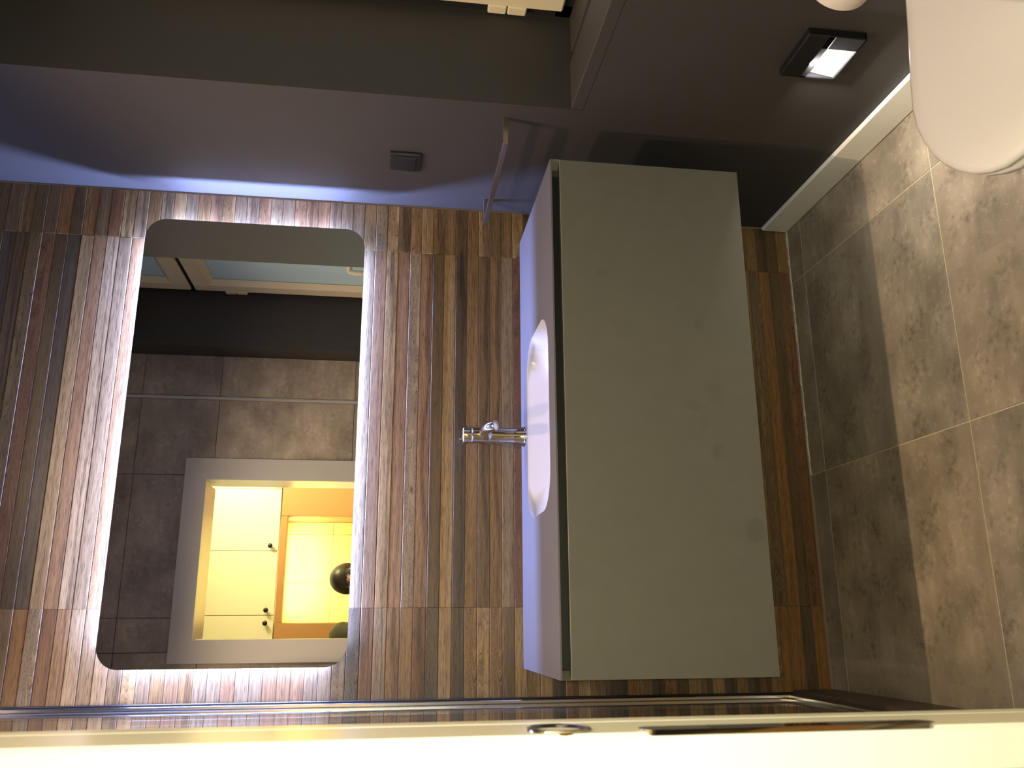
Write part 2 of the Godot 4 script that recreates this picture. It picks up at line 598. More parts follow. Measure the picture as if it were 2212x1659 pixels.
func window_niche() -> void:
	var w := setting("window_1", "white plastic window with frosted glass in the dark recess", "window")
	var X := 0.95
	var z0 := 0.574
	var z1 := 1.478
	# black seal all round, set back behind the sashes
	obj("seal", boxes([
		[Vector3(X + 0.012, SILL - 0.003, ZN), Vector3(X + 0.05, 2.46, z0 + 0.01)],
		[Vector3(X + 0.012, SILL - 0.003, z1 - 0.01), Vector3(X + 0.05, 2.46, ZNEAR)],
		[Vector3(X + 0.012, SILL - 0.003, ZN), Vector3(X + 0.05, SILL + 0.035, ZNEAR)],
		[Vector3(X + 0.012, 2.06, ZN), Vector3(X + 0.05, 2.14, ZNEAR)],
		[Vector3(X + 0.012, 2.44, ZN), Vector3(X + 0.05, 2.46, ZNEAR)]]), M["rubber"], w)
	obj("outer_frame", boxes([
		[Vector3(X + 0.05, SILL - 0.003, ZN), Vector3(X + 0.10, 2.46, ZNEAR)]]), M["rubber"], w)
	for s in [[SILL + 0.022, 2.093], [2.111, 2.445]]:
		var y0: float = s[0]
		var y1: float = s[1]
		var f := obj("sash", boxes([
			[Vector3(X, y0, z0), Vector3(X + 0.048, y1, z0 + 0.072)],
			[Vector3(X, y0, z1 - 0.072), Vector3(X + 0.048, y1, z1)],
			[Vector3(X, y0, z0 + 0.07), Vector3(X + 0.048, y0 + 0.072, z1 - 0.07)],
			[Vector3(X, y1 - 0.072, z0 + 0.07), Vector3(X + 0.048, y1, z1 - 0.07)]], 0.004), M["pvc"], w)
		var st := begin()
		# sloping glazing beads
		var a := [Vector3(X + 0.002, y0 + 0.071, z0 + 0.071), Vector3(X + 0.002, y0 + 0.071, z1 - 0.071), Vector3(X + 0.002, y1 - 0.071, z1 - 0.071), Vector3(X + 0.002, y1 - 0.071, z0 + 0.071)]
		var b := [Vector3(X + 0.022, y0 + 0.092, z0 + 0.092), Vector3(X + 0.022, y0 + 0.092, z1 - 0.092), Vector3(X + 0.022, y1 - 0.092, z1 - 0.092), Vector3(X + 0.022, y1 - 0.092, z0 + 0.092)]
		for i in 4:
			var j := (i + 1) % 4
			poly(st, [a[i], a[j], b[j], b[i]], Vector3(X + 0.3, (y0 + y1) * 0.5, (z0 + z1) * 0.5))
		obj("glazing_bead", done(st), M["pvc"], f, Vector3.ZERO)
		obj("pane", boxm(Vector3(X + 0.024, y0 + 0.075, z0 + 0.075), Vector3(X + 0.030, y1 - 0.075, z1 - 0.075)), M["frosted"], w)
	for h in [[0.918, z0 - 0.022, z0 + 0.006], [1.87, z1 - 0.006, z1 + 0.022], [1.87, z0 - 0.022, z0 + 0.006]]:
		var st := begin()
		bx(st, Vector3(X - 0.004, h[0], h[1]), Vector3(X + 0.014, h[0] + 0.046, h[2]), 0.003)
		bx(st, Vector3(X - 0.004, h[0] + 0.049, h[1]), Vector3(X + 0.014, h[0] + 0.094, h[2]), 0.003)
		obj("hinge", done(st), M["pvc"], w)
	# lever handle
	var hs := begin(true)
	lathe(hs, Vector3(X, 1.40, z1 - 0.40), Vector3(-1, 0, 0), [[0.016, 0.0], [0.016, 0.008], [0.011, 0.012], [0.011, 0.040], [0.009, 0.044]])
	tube(hs, [Vector3(X - 0.040, 1.405, z1 - 0.40), Vector3(X - 0.046, 1.375, z1 - 0.40), Vector3(X - 0.046, 1.34, z1 - 0.40), Vector3(X - 0.042, 1.29, z1 - 0.40)], [0.009, 0.011, 0.011, 0.008])
	obj("handle", done(hs), M["pvc"], w)

func doorway() -> void:
	var d := setting("door_1", "white door frame around the opening to the lit corridor", "door frame")
	var a := -0.550
	var b := 0.128
	var t := 2.007
	var zs := 1.730
	var cz := ZD - 0.016
	# inner lining, rebated: the corridor half is set back by 12 mm
	for s in [[a, -1], [b, 1]]:
		var x: float = s[0]
		var q: float = s[1]
		var xa := minf(x, x + q * 0.06)
		var xb := maxf(x, x + q * 0.06)
		var deep := 0.034 if q < 0.0 else 0.012
		var ya := minf(x + q * deep, x + q * 0.06)
		var yb := maxf(x + q * deep, x + q * 0.06)
		obj("jamb", boxes([[Vector3(xa, 0.0, ZD + 0.0042), Vector3(xb, t + 0.05, zs)], [Vector3(ya, 0.0, zs - 0.002), Vector3(yb, t + 0.05, ZO + 0.012)]], 0.003), M["door_white"], d)
		obj("gasket", boxm(Vector3(minf(x + q * (deep - 0.006), x + q * (deep + 0.001)), 0.0, zs - 0.001), Vector3(maxf(x + q * (deep - 0.006), x + q * (deep + 0.001)), t, zs + 0.004), 0.001), M["gasket"], d)
		# casing on the room side, mitred at the top
		var st := begin()
		var o := x + q * 0.095
		var p := [Vector2(x, 0.0), Vector2(o, 0.0), Vector2(o, t + 0.093), Vector2(x, t)]
		var front := []
		var rear := []
		var mid := Vector3((x + o) * 0.5, 1.0, ZD - 0.006)
		for v in p:
			front.append(Vector3(v.x, v.y, cz))
			rear.append(Vector3(v.x, v.y, ZD + 0.004))
		poly(st, front, mid)
		poly(st, rear, mid)
		for i in 4:
			poly(st, [front[i], front[(i + 1) % 4], rear[(i + 1) % 4], rear[i]], mid)
		obj("casing", done(st), M["door_white"], d)
	obj("head_jamb", boxes([[Vector3(a, t, ZD + 0.0042), Vector3(b, t + 0.05, zs)], [Vector3(a, t + 0.012, zs - 0.002), Vector3(b, t + 0.05, ZO + 0.012)]], 0.003), M["door_white"], d)
	obj("gasket", boxm(Vector3(a, t + 0.004, zs - 0.001), Vector3(b, t + 0.011, zs + 0.004), 0.001), M["gasket"], d)
	var st2 := begin()
	var f2 := []
	var r2 := []
	for v in [Vector2(a, t), Vector2(b, t), Vector2(b + 0.095, t + 0.093), Vector2(a - 0.095, t + 0.093)]:
		f2.append(Vector3(v.x, v.y, cz))
		r2.append(Vector3(v.x, v.y, ZD + 0.004))
	var m2 := Vector3(-0.24, t + 0.04, ZD - 0.006)
	poly(st2, f2, m2)
	poly(st2, r2, m2)
	for i in 4:
		poly(st2, [f2[i], f2[(i + 1) % 4], r2[(i + 1) % 4], r2[i]], m2)
	obj("head_casing", done(st2), M["door_white"], d)
	# round dished chrome pull and the long lock plate let into the left jamb
	var cup := begin(true)
	lathe(cup, Vector3(a, 1.098, 1.7065), Vector3(1, 0, 0), [[0.0215, -0.001], [0.0215, 0.0015], [0.0195, 0.0022], [0.0175, 0.0012], [0.012, -0.0015], [0.005, -0.003], [0.0005, -0.0034]], 36, false, true)
	obj("round_pull", done(cup), M["chrome"], d)
	var pl := begin(true)
	loft(pl, [rrect(Vector3(a - 0.002, 0.945, 1.7205), Vector3.UP, Vector3.BACK, 0.103, 0.0095, 0.009), rrect(Vector3(a + 0.0016, 0.945, 1.7205), Vector3.UP, Vector3.BACK, 0.103, 0.0095, 0.009)])
	var plate := obj("lock_plate", done(pl), M["chrome"], d)
	for y in [[0.950, 1.000], [0.885, 0.915]]:
		obj("bolt_hole", boxm(Vector3(a + 0.001, y[0], 1.715), Vector3(a + 0.0021, y[1], 1.724)), M["rubber"], plate, Vector3.ZERO)

func corridor() -> void:
	var w := setting("wall_corridor", "pale walls of the lit corridor outside the door", "wall")
	obj("wall_mass", boxes([
		[Vector3(-2.0, -0.05, ZO), Vector3(-1.85, CEIL + 0.05, 3.75)],
		[Vector3(1.25, -0.05, ZO), Vector3(1.40, CEIL + 0.05, 3.75)],
		[Vector3(-2.0, -0.05, 3.60), Vector3(1.40, CEIL + 0.05, 3.75)],
		[Vector3(-2.0, -0.05, ZO - 0.10), Vector3(XL - 0.15, CEIL + 0.05, ZO)],
		[Vector3(XR + 0.36, -0.05, ZO - 0.10), Vector3(1.40, CEIL + 0.05, ZO)]]), M["white_wall"], w)
	var sk := setting("wall_corridor_lining", "plastered corridor side of the door wall", "wall")
	obj("plaster", boxes([
		[Vector3(XL - 0.15, 0.0, ZO), Vector3(-0.60, CEIL, ZO + 0.01)],
		[Vector3(0.18, 0.0, ZO), Vector3(XR + 0.36, CEIL, ZO + 0.01)],
		[Vector3(-0.60, 2.06, ZO), Vector3(0.18, CEIL, ZO + 0.01)]]), M["white_wall"], sk)
	var f := setting("floor_corridor", "pale corridor floor", "floor")
	obj("slab", boxm(Vector3(-2.0, -0.12, ZO), Vector3(1.40, 0.0, 3.75)), M["floor_1"], f)
	var c := setting("ceiling_corridor", "corridor ceiling", "ceiling")
	obj("slab", boxm(Vector3(-2.0, CEIL, ZO), Vector3(1.40, CEIL + 0.12, 3.75)), M["ceiling_paint"], c)
	var p := thing("ceiling_panel", "square warm ceiling lamp in the corridor in front of the cabinets", "lamp", Vector3(0.74, CEIL, 2.52))
	obj("frame", boxm(Vector3(0.55, CEIL - 0.02, 2.42), Vector3(0.93, CEIL, 2.62), 0.003), M["white_trim"], p)
	obj("diffuser", boxm(Vector3(0.57, CEIL - 0.023, 2.44), Vector3(0.91, CEIL - 0.019, 2.60)), M["panel_glow"], p)
	area(Vector3(0.74, CEIL - 0.026, 2.52), Vector3.DOWN, Vector2(0.34, 0.16), AMBER, 6.2, Vector3.BACK)

# ------------------------------------------------------------------ things
func mirror_with_leds() -> void:
	var cx := 0.0052
	var cy := 1.5989
	var hw := 0.594
	var hh := 0.2973
	var zf := 0.0322
	var m := thing("mirror", "wide rounded mirror with white light glowing from behind its edge", "mirror", Vector3(cx, cy - hh, 0.0))
	var U := Vector3.RIGHT
	var V := Vector3.UP
	var st := begin(true)
	loft(st, [rrect(Vector3(cx, cy, zf - 0.005), U, V, hw, hh, 0.055, 12), rrect(Vector3(cx, cy, zf - 0.0002), U, V, hw, hh, 0.055, 12)], true, false)
	obj("glass_back", done(st), M["mirror_edge"], m)
	var sf := begin()
	var loop := rrect(Vector3(cx, cy, zf), U, V, hw - 0.0004, hh - 0.0004, 0.0546, 12)
	poly(sf, loop, Vector3(cx, cy, 0.0))
	obj("glass_face", done(sf), M["mirror"], m)
	var inset := 0.038
	var tray := begin(true)
	loft(tray, [rrect(Vector3(cx, cy, 0.001), U, V, hw - inset, hh - inset, 0.02), rrect(Vector3(cx, cy, zf - 0.005), U, V, hw - inset, hh - inset, 0.02)])
	obj("backing_tray", done(tray), M["tray"], m)
	# four strips of diodes on the sides of the tray
	for s in 4:
		var out: Vector3 = [Vector3.RIGHT, Vector3.LEFT, Vector3.UP, Vector3.DOWN][s]
		var along := Vector3.UP if s < 2 else Vector3.RIGHT
		var half: float = (hh if s < 2 else hw) - inset - 0.02
		var c := Vector3(cx, cy, 0.0112) + out * ((hw if s < 2 else hh) - inset)
		var tape := begin()
		var q := Vector3(0, 0, 0.005) + along * half
		bx(tape, c - q, c + q + out * 0.0008)
		var strip := obj("led_strip", done(tape), M["tray"], m)
		var chips := begin()
		var n := int(half * 2.0 / 0.0208)
		for i in n:
			var p := c + out * 0.0012 + along * (-half + (i + 0.5) * 2.0 * half / n)
			bx(chips, p - Vector3(0, 0, 0.002) - along * 0.0025 - out * 0.0005, p + Vector3(0, 0, 0.002) + along * 0.0025 + out * 0.0008)
		var ch := obj("led_chips", done(chips), M["led_glow"], strip, Vector3.ZERO)
		ch.set_meta("kind", "stuff")
		area(c + out * 0.0035, out, Vector2(half * 2.0, 0.008), LED, [1.2, 1.6, 3.6, 1.85][s], Vector3.BACK)

func vanity() -> void:
	var F := 0.4856
	var T := 0.8502
	var B := 0.3734
	var v := thing("vanity_cabinet", "wall-hung grey-green vanity cabinet with one wide plain drawer", "vanity cabinet", Vector3(0, B, 0.24))
	# carcass, with a finger channel under the worktop
	obj("carcass", boxes([
		[Vector3(-0.581, B, 0.004), Vector3(0.581, B + 0.018, F - 0.024)],
		[Vector3(-0.581, B, 0.004), Vector3(0.581, 0.845, 0.020)],
		[Vector3(-0.581, 0.60, F - 0.060), Vector3(0.581, 0.79, F - 0.050)]], 0.0), M["cabinet"], v)
	obj("finger_channel", boxes([
		[Vector3(-0.581, 0.797, F - 0.066), Vector3(0.581, 0.8466, F - 0.050)],
		[Vector3(-0.581, 0.780, F - 0.066), Vector3(0.581, 0.798, F - 0.022)]], 0.0), M["channel"], v)
	for s in [-1.0, 1.0]:
		var st := begin()
		var x0: float = s * 0.6
		var x1: float = s * 0.5812
		# side panel: below the channel it stops behind the drawer front; in the channel it is mitred back
		bx(st, Vector3(minf(x0, x1), B, 0.004), Vector3(maxf(x0, x1), 0.8275, F - 0.022))
		var lo := 0.8275
		var hi := T - 0.0035
		var p0 := [Vector3(x0, lo, 0.004), Vector3(x0, lo, F - 0.0008), Vector3(x1, lo, F - 0.022), Vector3(x1, lo, 0.004)]
		var p1 := [Vector3(x0, hi, 0.004), Vector3(x0, hi, F - 0.0008), Vector3(x1, hi, F - 0.022), Vector3(x1, hi, 0.004)]
		var mid := Vector3((x0 + x1) * 0.5, (lo + hi) * 0.5, 0.24)
		poly(st, p0, mid)
		poly(st, p1, mid)
		for i in 4:
			poly(st, [p0[i], p0[(i + 1) % 4], p1[(i + 1) % 4], p1[i]], mid)
		obj("side_panel", done(st), M["cabinet"], v)
	# drawer front with its own map of finger marks
	var fs := begin()
	bx(fs, Vector3(-0.6, B, F - 0.0215), Vector3(0.6, 0.8275, F - 0.0004), 0.0012)
	var dr := obj("drawer_front", done(fs), M["cabinet"], v)
	var face := begin()
	var c := 0.0013
	var q := [Vector3(-0.6 + c, B + c, F), Vector3(-0.6 + c, 0.8275 - c, F), Vector3(0.6 - c, 0.8275 - c, F), Vector3(0.6 - c, B + c, F)]
	var uv := [Vector2(0, 1), Vector2(0, 0), Vector2(1, 0), Vector2(1, 1)]
	for i in [0, 1, 2, 0, 2, 3]:
		face.set_uv(uv[i])
		face.add_vertex(q[i])
	obj("lacquer_face", done(face), M["drawer"], dr, Vector3.ZERO)

	# worktop with the basin let in
	var w := thing("washbasin_top", "slim grey worktop with a white sunken basin", "washbasin", Vector3(0, T - 0.012, 0.24))
	var bc := Vector3(0.003, T, 0.2595)
	var inner := rrect(bc, Vector3.RIGHT, Vector3.BACK, 0.2365, 0.1560, 0.095, 12)
	var n := inner.size()
	var lo := Vector2(-0.6, 0.001)
	var hi := Vector2(0.6, F)
	var outer := []
	for p in inner:
		var dx: float = p.x - bc.x
		var dz: float = p.z - bc.z
		var tx := 1e9
		if absf(dx) > 1e-6:
			tx = ((hi.x if dx > 0 else lo.x) - bc.x) / dx
		var tz := 1e9
		if absf(dz) > 1e-6:
			tz = ((hi.y if dz > 0 else lo.y) - bc.z) / dz
		var t := minf(tx, tz)
		outer.append(Vector3(bc.x + dx * t, T, bc.z + dz * t))
	for cn in [Vector3(lo.x, T, lo.y), Vector3(hi.x, T, lo.y), Vector3(lo.x, T, hi.y), Vector3(hi.x, T, hi.y)]:
		var best := 0
		for i in n:
			if outer[i].distance_to(cn) < outer[best].distance_to(cn):
				best = i
		outer[best] = cn
	var st := begin()
	var dn := Vector3(0, -0.0035, 0)
	var far := Vector3(0, -50, 0)
	for i in n:
		var j := (i + 1) % n
		poly(st, [inner[i], inner[j], outer[j], outer[i]], far)
		poly(st, [outer[i], outer[j], outer[j] + dn, outer[i] + dn], Vector3(0, T, 0.24))
	for i in n:
		var j := (i + 1) % n
		poly(st, [inner[i] + dn, inner[j] + dn, outer[j] + dn, outer[i] + dn], Vector3(0, T + 50, 0))
	obj("worktop", done(st), M["counter"], w)
	var lip := begin(true)
	var loops := []
	for e in [[0.0, 0.0, 0.095], [0.0006, 0.003, 0.094], [0.006, 0.012, 0.05], [0.018, 0.05, 0.085], [0.034, 0.085, 0.08], [0.06, 0.102, 0.07], [0.10, 0.108, 0.05]]:
		loops.append(rrect(bc - Vector3(0, e[1], 0), Vector3.RIGHT, Vector3.BACK, 0.2365 - e[0], 0.156 - e[0], e[2], 12))
	loft(lip, loops, false, true)
	obj("basin", done(lip), M["basin_white"], w)
	var dr2 := begin(true)
	lathe(dr2, bc - Vector3(0, 0.107, 0), Vector3.UP, [[0.032, 0.0], [0.032, 0.003], [0.028, 0.005], [0.026, 0.003]])
	obj("drain", done(dr2), M["chrome"], w)

func faucet() -> void:
	var base := Vector3(0.0, 0.8502, 0.064)
	var f := thing("faucet", "short chrome basin mixer tap behind the sunken basin", "tap", base)
	var st := begin(true)
	lathe(st, base, Vector3.UP, [[0.0272, 0.0], [0.0272, 0.004], [0.0262, 0.005]], 40)
	obj("foot_ring", done(st), M["chrome"], f)
	var b := begin(true)
	lathe(b, base, Vector3.UP, [[0.0262, 0.005], [0.0250, 0.012], [0.0236, 0.022], [0.0229, 0.036], [0.0227, 0.08], [0.0232, 0.142]], 40)
	obj("column", done(b), M["chrome"], f)
	var cp := begin(true)
	lathe(cp, base, Vector3.UP, [[0.0222, 0.1425], [0.0240, 0.1440], [0.0244, 0.150], [0.0246, 0.168], [0.0240, 0.1695], [0.0225, 0.1705]], 40)
	var cap := obj("handle_cap", done(cp), M["chrome"], f)
	var lv := begin(true)
	tube(lv, [base + Vector3(0.0, 0.158, -0.015), base + Vector3(0.0, 0.163, -0.038), base + Vector3(0.0, 0.170, -0.052)], [0.006, 0.0055, 0.005])
	obj("lever", done(lv), M["chrome"], cap, Vector3.ZERO)
	var sp := begin(true)
	tube(sp, [base + Vector3(0, 0.106, 0.008), base + Vector3(0.001, 0.113, 0.038), base + Vector3(0.002, 0.115, 0.062), base + Vector3(0.003, 0.112, 0.082), base + Vector3(0.004, 0.104, 0.097), base + Vector3(0.005, 0.094, 0.105)], [0.0170, 0.0160, 0.0150, 0.0145, 0.0140, 0.0136], 28)
	obj("spout", done(sp), M["chrome"], f)
	var ar := begin(true)
	lathe(ar, base + Vector3(0.005, 0.0945, 0.1046), Vector3(0.05, -0.72, 0.58), [[0.0137, 0.0], [0.0137, 0.002], [0.0108, 0.0022], [0.0104, 0.0005]], 28)
	obj("aerator", done(ar), M["steel"], f)

func shower_screen() -> void:
	var k := thing("shower_curb", "low dark tiled kerb of the shower along the floor", "kerb", Vector3(-0.72, 0, 0.8))
	obj("kerb_body", boxm(Vector3(-0.78, 0.0, 0.0015), Vector3(-0.6645, 0.1165, ZD - 0.02), 0.002), M["curb"], k)
	var g := thing("shower_screen", "clear glass shower screen in slim chrome channels", "shower screen", Vector3(-0.69, 0.1165, 0.8))
	var x := -0.6865
	# channel on the wall: two lips with the pane between them
	obj("wall_channel", boxes([
		[Vector3(x - 0.0125, 0.118, 0.002), Vector3(x - 0.0032, 2.10, 0.030)],
		[Vector3(x + 0.0032, 0.118, 0.002), Vector3(x + 0.0125, 2.10, 0.030)],
		[Vector3(x - 0.004, 0.118, 0.002), Vector3(x + 0.004, 2.10, 0.010)]], 0.0018), M["satin"], g)
	obj("wall_seal", boxes([
		[Vector3(x + 0.0126, 0.118, 0.001), Vector3(x + 0.0165, 2.10, 0.008)],
		[Vector3(x - 0.0165, 0.118, 0.001), Vector3(x - 0.0126, 2.10, 0.008)]], 0.001), M["black"], g)
	obj("floor_channel", boxes([
		[Vector3(x - 0.0125, 0.1165, 0.030), Vector3(x - 0.0032, 0.1445, ZD - 0.03)],
		[Vector3(x + 0.0032, 0.1165, 0.030), Vector3(x + 0.0125, 0.1445, ZD - 0.03)],
		[Vector3(x - 0.004, 0.1165, 0.030), Vector3(x + 0.004, 0.124, ZD - 0.03)]], 0.0018), M["satin"], g)
	obj("pane", boxm(Vector3(x - 0.003, 0.125, 0.011), Vector3(x + 0.003, 2.10, ZD - 0.04)), M["glass"], g)

func toilet() -> void:
	var zc := 1.405
	var t := thing("toilet", "white wall-hung toilet with its rounded lid closed", "toilet", Vector3(0.42, 0.06, zc))
	var prof := [[0.690, 0.140], [0.60, 0.150], [0.477, 0.160], [0.40, 0.169], [0.34, 0.178], [0.285, 0.183], [0.25, 0.179], [0.22, 0.168], [0.19, 0.152], [0.165, 0.133], [0.14, 0.107], [0.12, 0.079], [0.107, 0.050], [0.0995, 0.022]]
	var outline := func(y: float, grow: float, pull: float) -> Array:
		var p := []
		var k := 1.0 + grow / 0.19
		for side in [-1.0, 1.0]:
			for n in prof.size():
				var e: Array = prof[n if side < 0.0 else prof.size() - 1 - n]
				p.append(Vector3(lerpf(minf(0.36 + (e[0] - 0.36) * k, 0.69) if e[0] < 0.68 else 0.69, 0.69, pull), y, zc + side * e[1] * k * (1.0 - pull * 0.42)))
		return p
	var bowl := begin(true)
	loft(bowl, [outline.call(0.075, -0.01, 0.52), outline.call(0.085, 0.0, 0.5), outline.call(0.16, 0.0, 0.42), outline.call(0.25, 0.0, 0.25), outline.call(0.32, 0.0, 0.09), outline.call(0.36, -0.004, 0.01), outline.call(0.376, -0.006, 0.0)])
	obj("bowl", done(bowl), M["ceramic"], t)
	var seat := begin(true)
	loft(seat, [outline.call(0.380, -0.004, 0.0), outline.call(0.383, 0.0, 0.0), outline.call(0.396, 0.0, 0.0), outline.call(0.399, -0.003, 0.0)])
	obj("seat", done(seat), M["ceramic"], t)
	var lid := begin(true)
	loft(lid, [outline.call(0.4015, -0.003, 0.0), outline.call(0.404, 0.0, 0.0), outline.call(0.412, 0.0, 0.0), outline.call(0.4165, -0.003, 0.0), outline.call(0.4190, -0.010, 0.0), outline.call(0.4200, -0.03, 0.0)])
	obj("lid", done(lid), M["ceramic"], t)

func paper_roll() -> void:
	var c := Vector3(0.628, 0.442, 1.106)
	var h := thing("roll_holder", "chrome paper holder arm on the dark wall beside the toilet", "roll holder", Vector3(XR, 0.44, 1.24))
	var st := begin(true)
	lathe(st, Vector3(XR, 0.442, 1.237), Vector3(-1, 0, 0), [[0.022, 0.0], [0.022, 0.006], [0.008, 0.009], [0.0065, 0.06], [0.0065, 0.0742]])
	tube(st, [Vector3(0.628, 0.442, 1.240), Vector3(0.628, 0.442, 1.115)], [0.0065, 0.0065])
	obj("arm", done(st), M["chrome"], h)
	var r := thing("toilet_paper", "white toilet paper roll hanging on the wall holder", "paper roll", c)
	var p := begin(true)
	var prof := []
	for e in [[0.0195, 0.0], [0.0195, 0.098], [0.060, 0.098], [0.0635, 0.094], [0.0635, 0.004], [0.060, 0.0], [0.0195, 0.0]]:
		prof.append(e)
	lathe(p, c, Vector3(0, 0, 1), prof, 40, false, false)
	obj("paper", done(p), M["paper"], r)
	var core := begin(true)
	lathe(core, c, Vector3(0, 0, 1), [[0.0194, 0.0], [0.0194, 0.098], [0.0182, 0.098], [0.0182, 0.0], [0.0194, 0.0]], 28, false, false)
	obj("core", done(core), M["card"], r)

func step_light() -> void:
	var y0 := 0.251
	var y1 := 0.381
	var z0 := 0.759
	var z1 := 0.899
	var D := 0.018
	var s := thing("step_light", "square black wall light with a glowing window low on the dark wall", "wall light", Vector3(XR, y0, (z0 + z1) * 0.5))
	obj("housing", boxes([
		[Vector3(XR - D, y0 + 0.070, z0), Vector3(XR - D + 0.003, y1, z1)],
		[Vector3(XR - D + 0.001, y0 + 0.084, z0), Vector3(XR, y1, z1)],
		[Vector3(XR - D, y0 + 0.070, z0), Vector3(XR, y0 + 0.085, z0 + 0.007)],
		[Vector3(XR - D, y0 + 0.070, z1 - 0.040), Vector3(XR, y0 + 0.085, z1)],
		[Vector3(XR - D, y0, z1 - 0.040), Vector3(XR, y0 + 0.0705, z1)],
		[Vector3(XR - D, y0, z0), Vector3(XR, y0 + 0.0705, z0 + 0.007)],
		[Vector3(XR - D, y0, z0), Vector3(XR, y0 + 0.006, z1)]], 0.0015), M["black"], s)
	var st := begin()
	# white reflector sloping out towards the bottom of the window
	poly(st, [Vector3(XR - 0.001, y0 + 0.0835, z0 + 0.007), Vector3(XR - 0.001, y0 + 0.0835, z1 - 0.040), Vector3(XR - D + 0.003, y0 + 0.0065, z1 - 0.040), Vector3(XR - D + 0.003, y0 + 0.0065, z0 + 0.007)], Vector3(XR + 1, y0, 0.8))
	obj("reflector", done(st), M["reflector"], s)
	obj("led_bar", boxm(Vector3(XR - D + 0.004, y0 + 0.081, z0 + 0.010), Vector3(XR - 0.002, y0 + 0.0838, z1 - 0.043)), M["step_glow"], s)
	area(Vector3(XR - 0.0048, y0 + 0.0795, (z0 + z1 - 0.033) * 0.5), Vector3(-0.35, -1, 0), Vector2(0.085, 0.006), Color(1.0, 0.96, 0.90), 0.80, Vector3.BACK)

func switch_plate() -> void:
	var s := thing("switch", "black light switch on the dark wall beside the mirror", "switch", Vector3(XR, 1.153, 0.255))
	var st := begin(true)
	var c := Vector3(XR, 1.1955, 0.2565)
	loft(st, [rrect(c, Vector3.UP, Vector3.BACK, 0.0415, 0.0425, 0.004, 4), rrect(c - Vector3(0.007, 0, 0), Vector3.UP, Vector3.BACK, 0.0415, 0.0425, 0.004, 4), rrect(c - Vector3(0.009, 0, 0), Vector3.UP, Vector3.BACK, 0.0395, 0.0405, 0.004, 4)])
	obj("plate", done(st), M["black"], s)
	var r := begin()
	var a := [Vector3(XR - 0.009, 1.168, 0.228), Vector3(XR - 0.009, 1.223, 0.228), Vector3(XR - 0.009, 1.223, 0.284), Vector3(XR - 0.009, 1.168, 0.284)]
	var b := [Vector3(XR - 0.017, 1.169, 0.229), Vector3(XR - 0.017, 1.222, 0.229), Vector3(XR - 0.0115, 1.222, 0.283), Vector3(XR - 0.0115, 1.169, 0.283)]
	var mid := Vector3(XR - 0.008, 1.195, 0.256)
	poly(r, b, mid)
	for i in 4:
		poly(r, [a[i], a[(i + 1) % 4], b[(i + 1) % 4], b[i]], mid)
	obj("rocker", done(r), M["black"], s)

func towel_rail() -> void:
	var t := thing("towel_rail", "square-section steel towel rail on the dark wall above the vanity", "towel rail", Vector3(XR, 0.95, 0.27))
	var y0 := 0.9525
	var y1 := 0.9655
	for z in [0.484, 0.062]:
		obj("bracket", boxm(Vector3(0.640, y0, z - 0.006), Vector3(XR, y1, z + 0.006), 0.0008), M["steel"], t)
	obj("bar", boxm(Vector3(0.630, y0, 0.046), Vector3(0.642, y1, 0.490), 0.0008), M["steel"], t)

func downlight() -> void:
	for e in [[-0.08, "round recessed ceiling lamp above the floor before the vanity"], [-0.72, "round recessed ceiling lamp above the glass shower screen"]]:
		var c := Vector3(e[0], CEIL, 0.765)
		var d := thing("ceiling_lamp", e[1], "lamp", c, "recessed washroom lamps")
		var st := begin(true)
		lathe(st, c, Vector3.DOWN, [[0.050, 0.0], [0.050, 0.004], [0.040, 0.006], [0.036, 0.002]], 36, false, false)
		obj("ring", done(st), M["white_trim"], d)
		var g := begin(true)
		lathe(g, c, Vector3.DOWN, [[0.036, 0.0], [0.036, 0.001]], 36)
		obj("lamp_lens", done(g), M["lamp_glow"], d)
		spot(c + Vector3(0, -0.03, 0), Vector3.DOWN, 64.0, 0.6, 0.03, WARM, 1.5, Vector3.BACK)

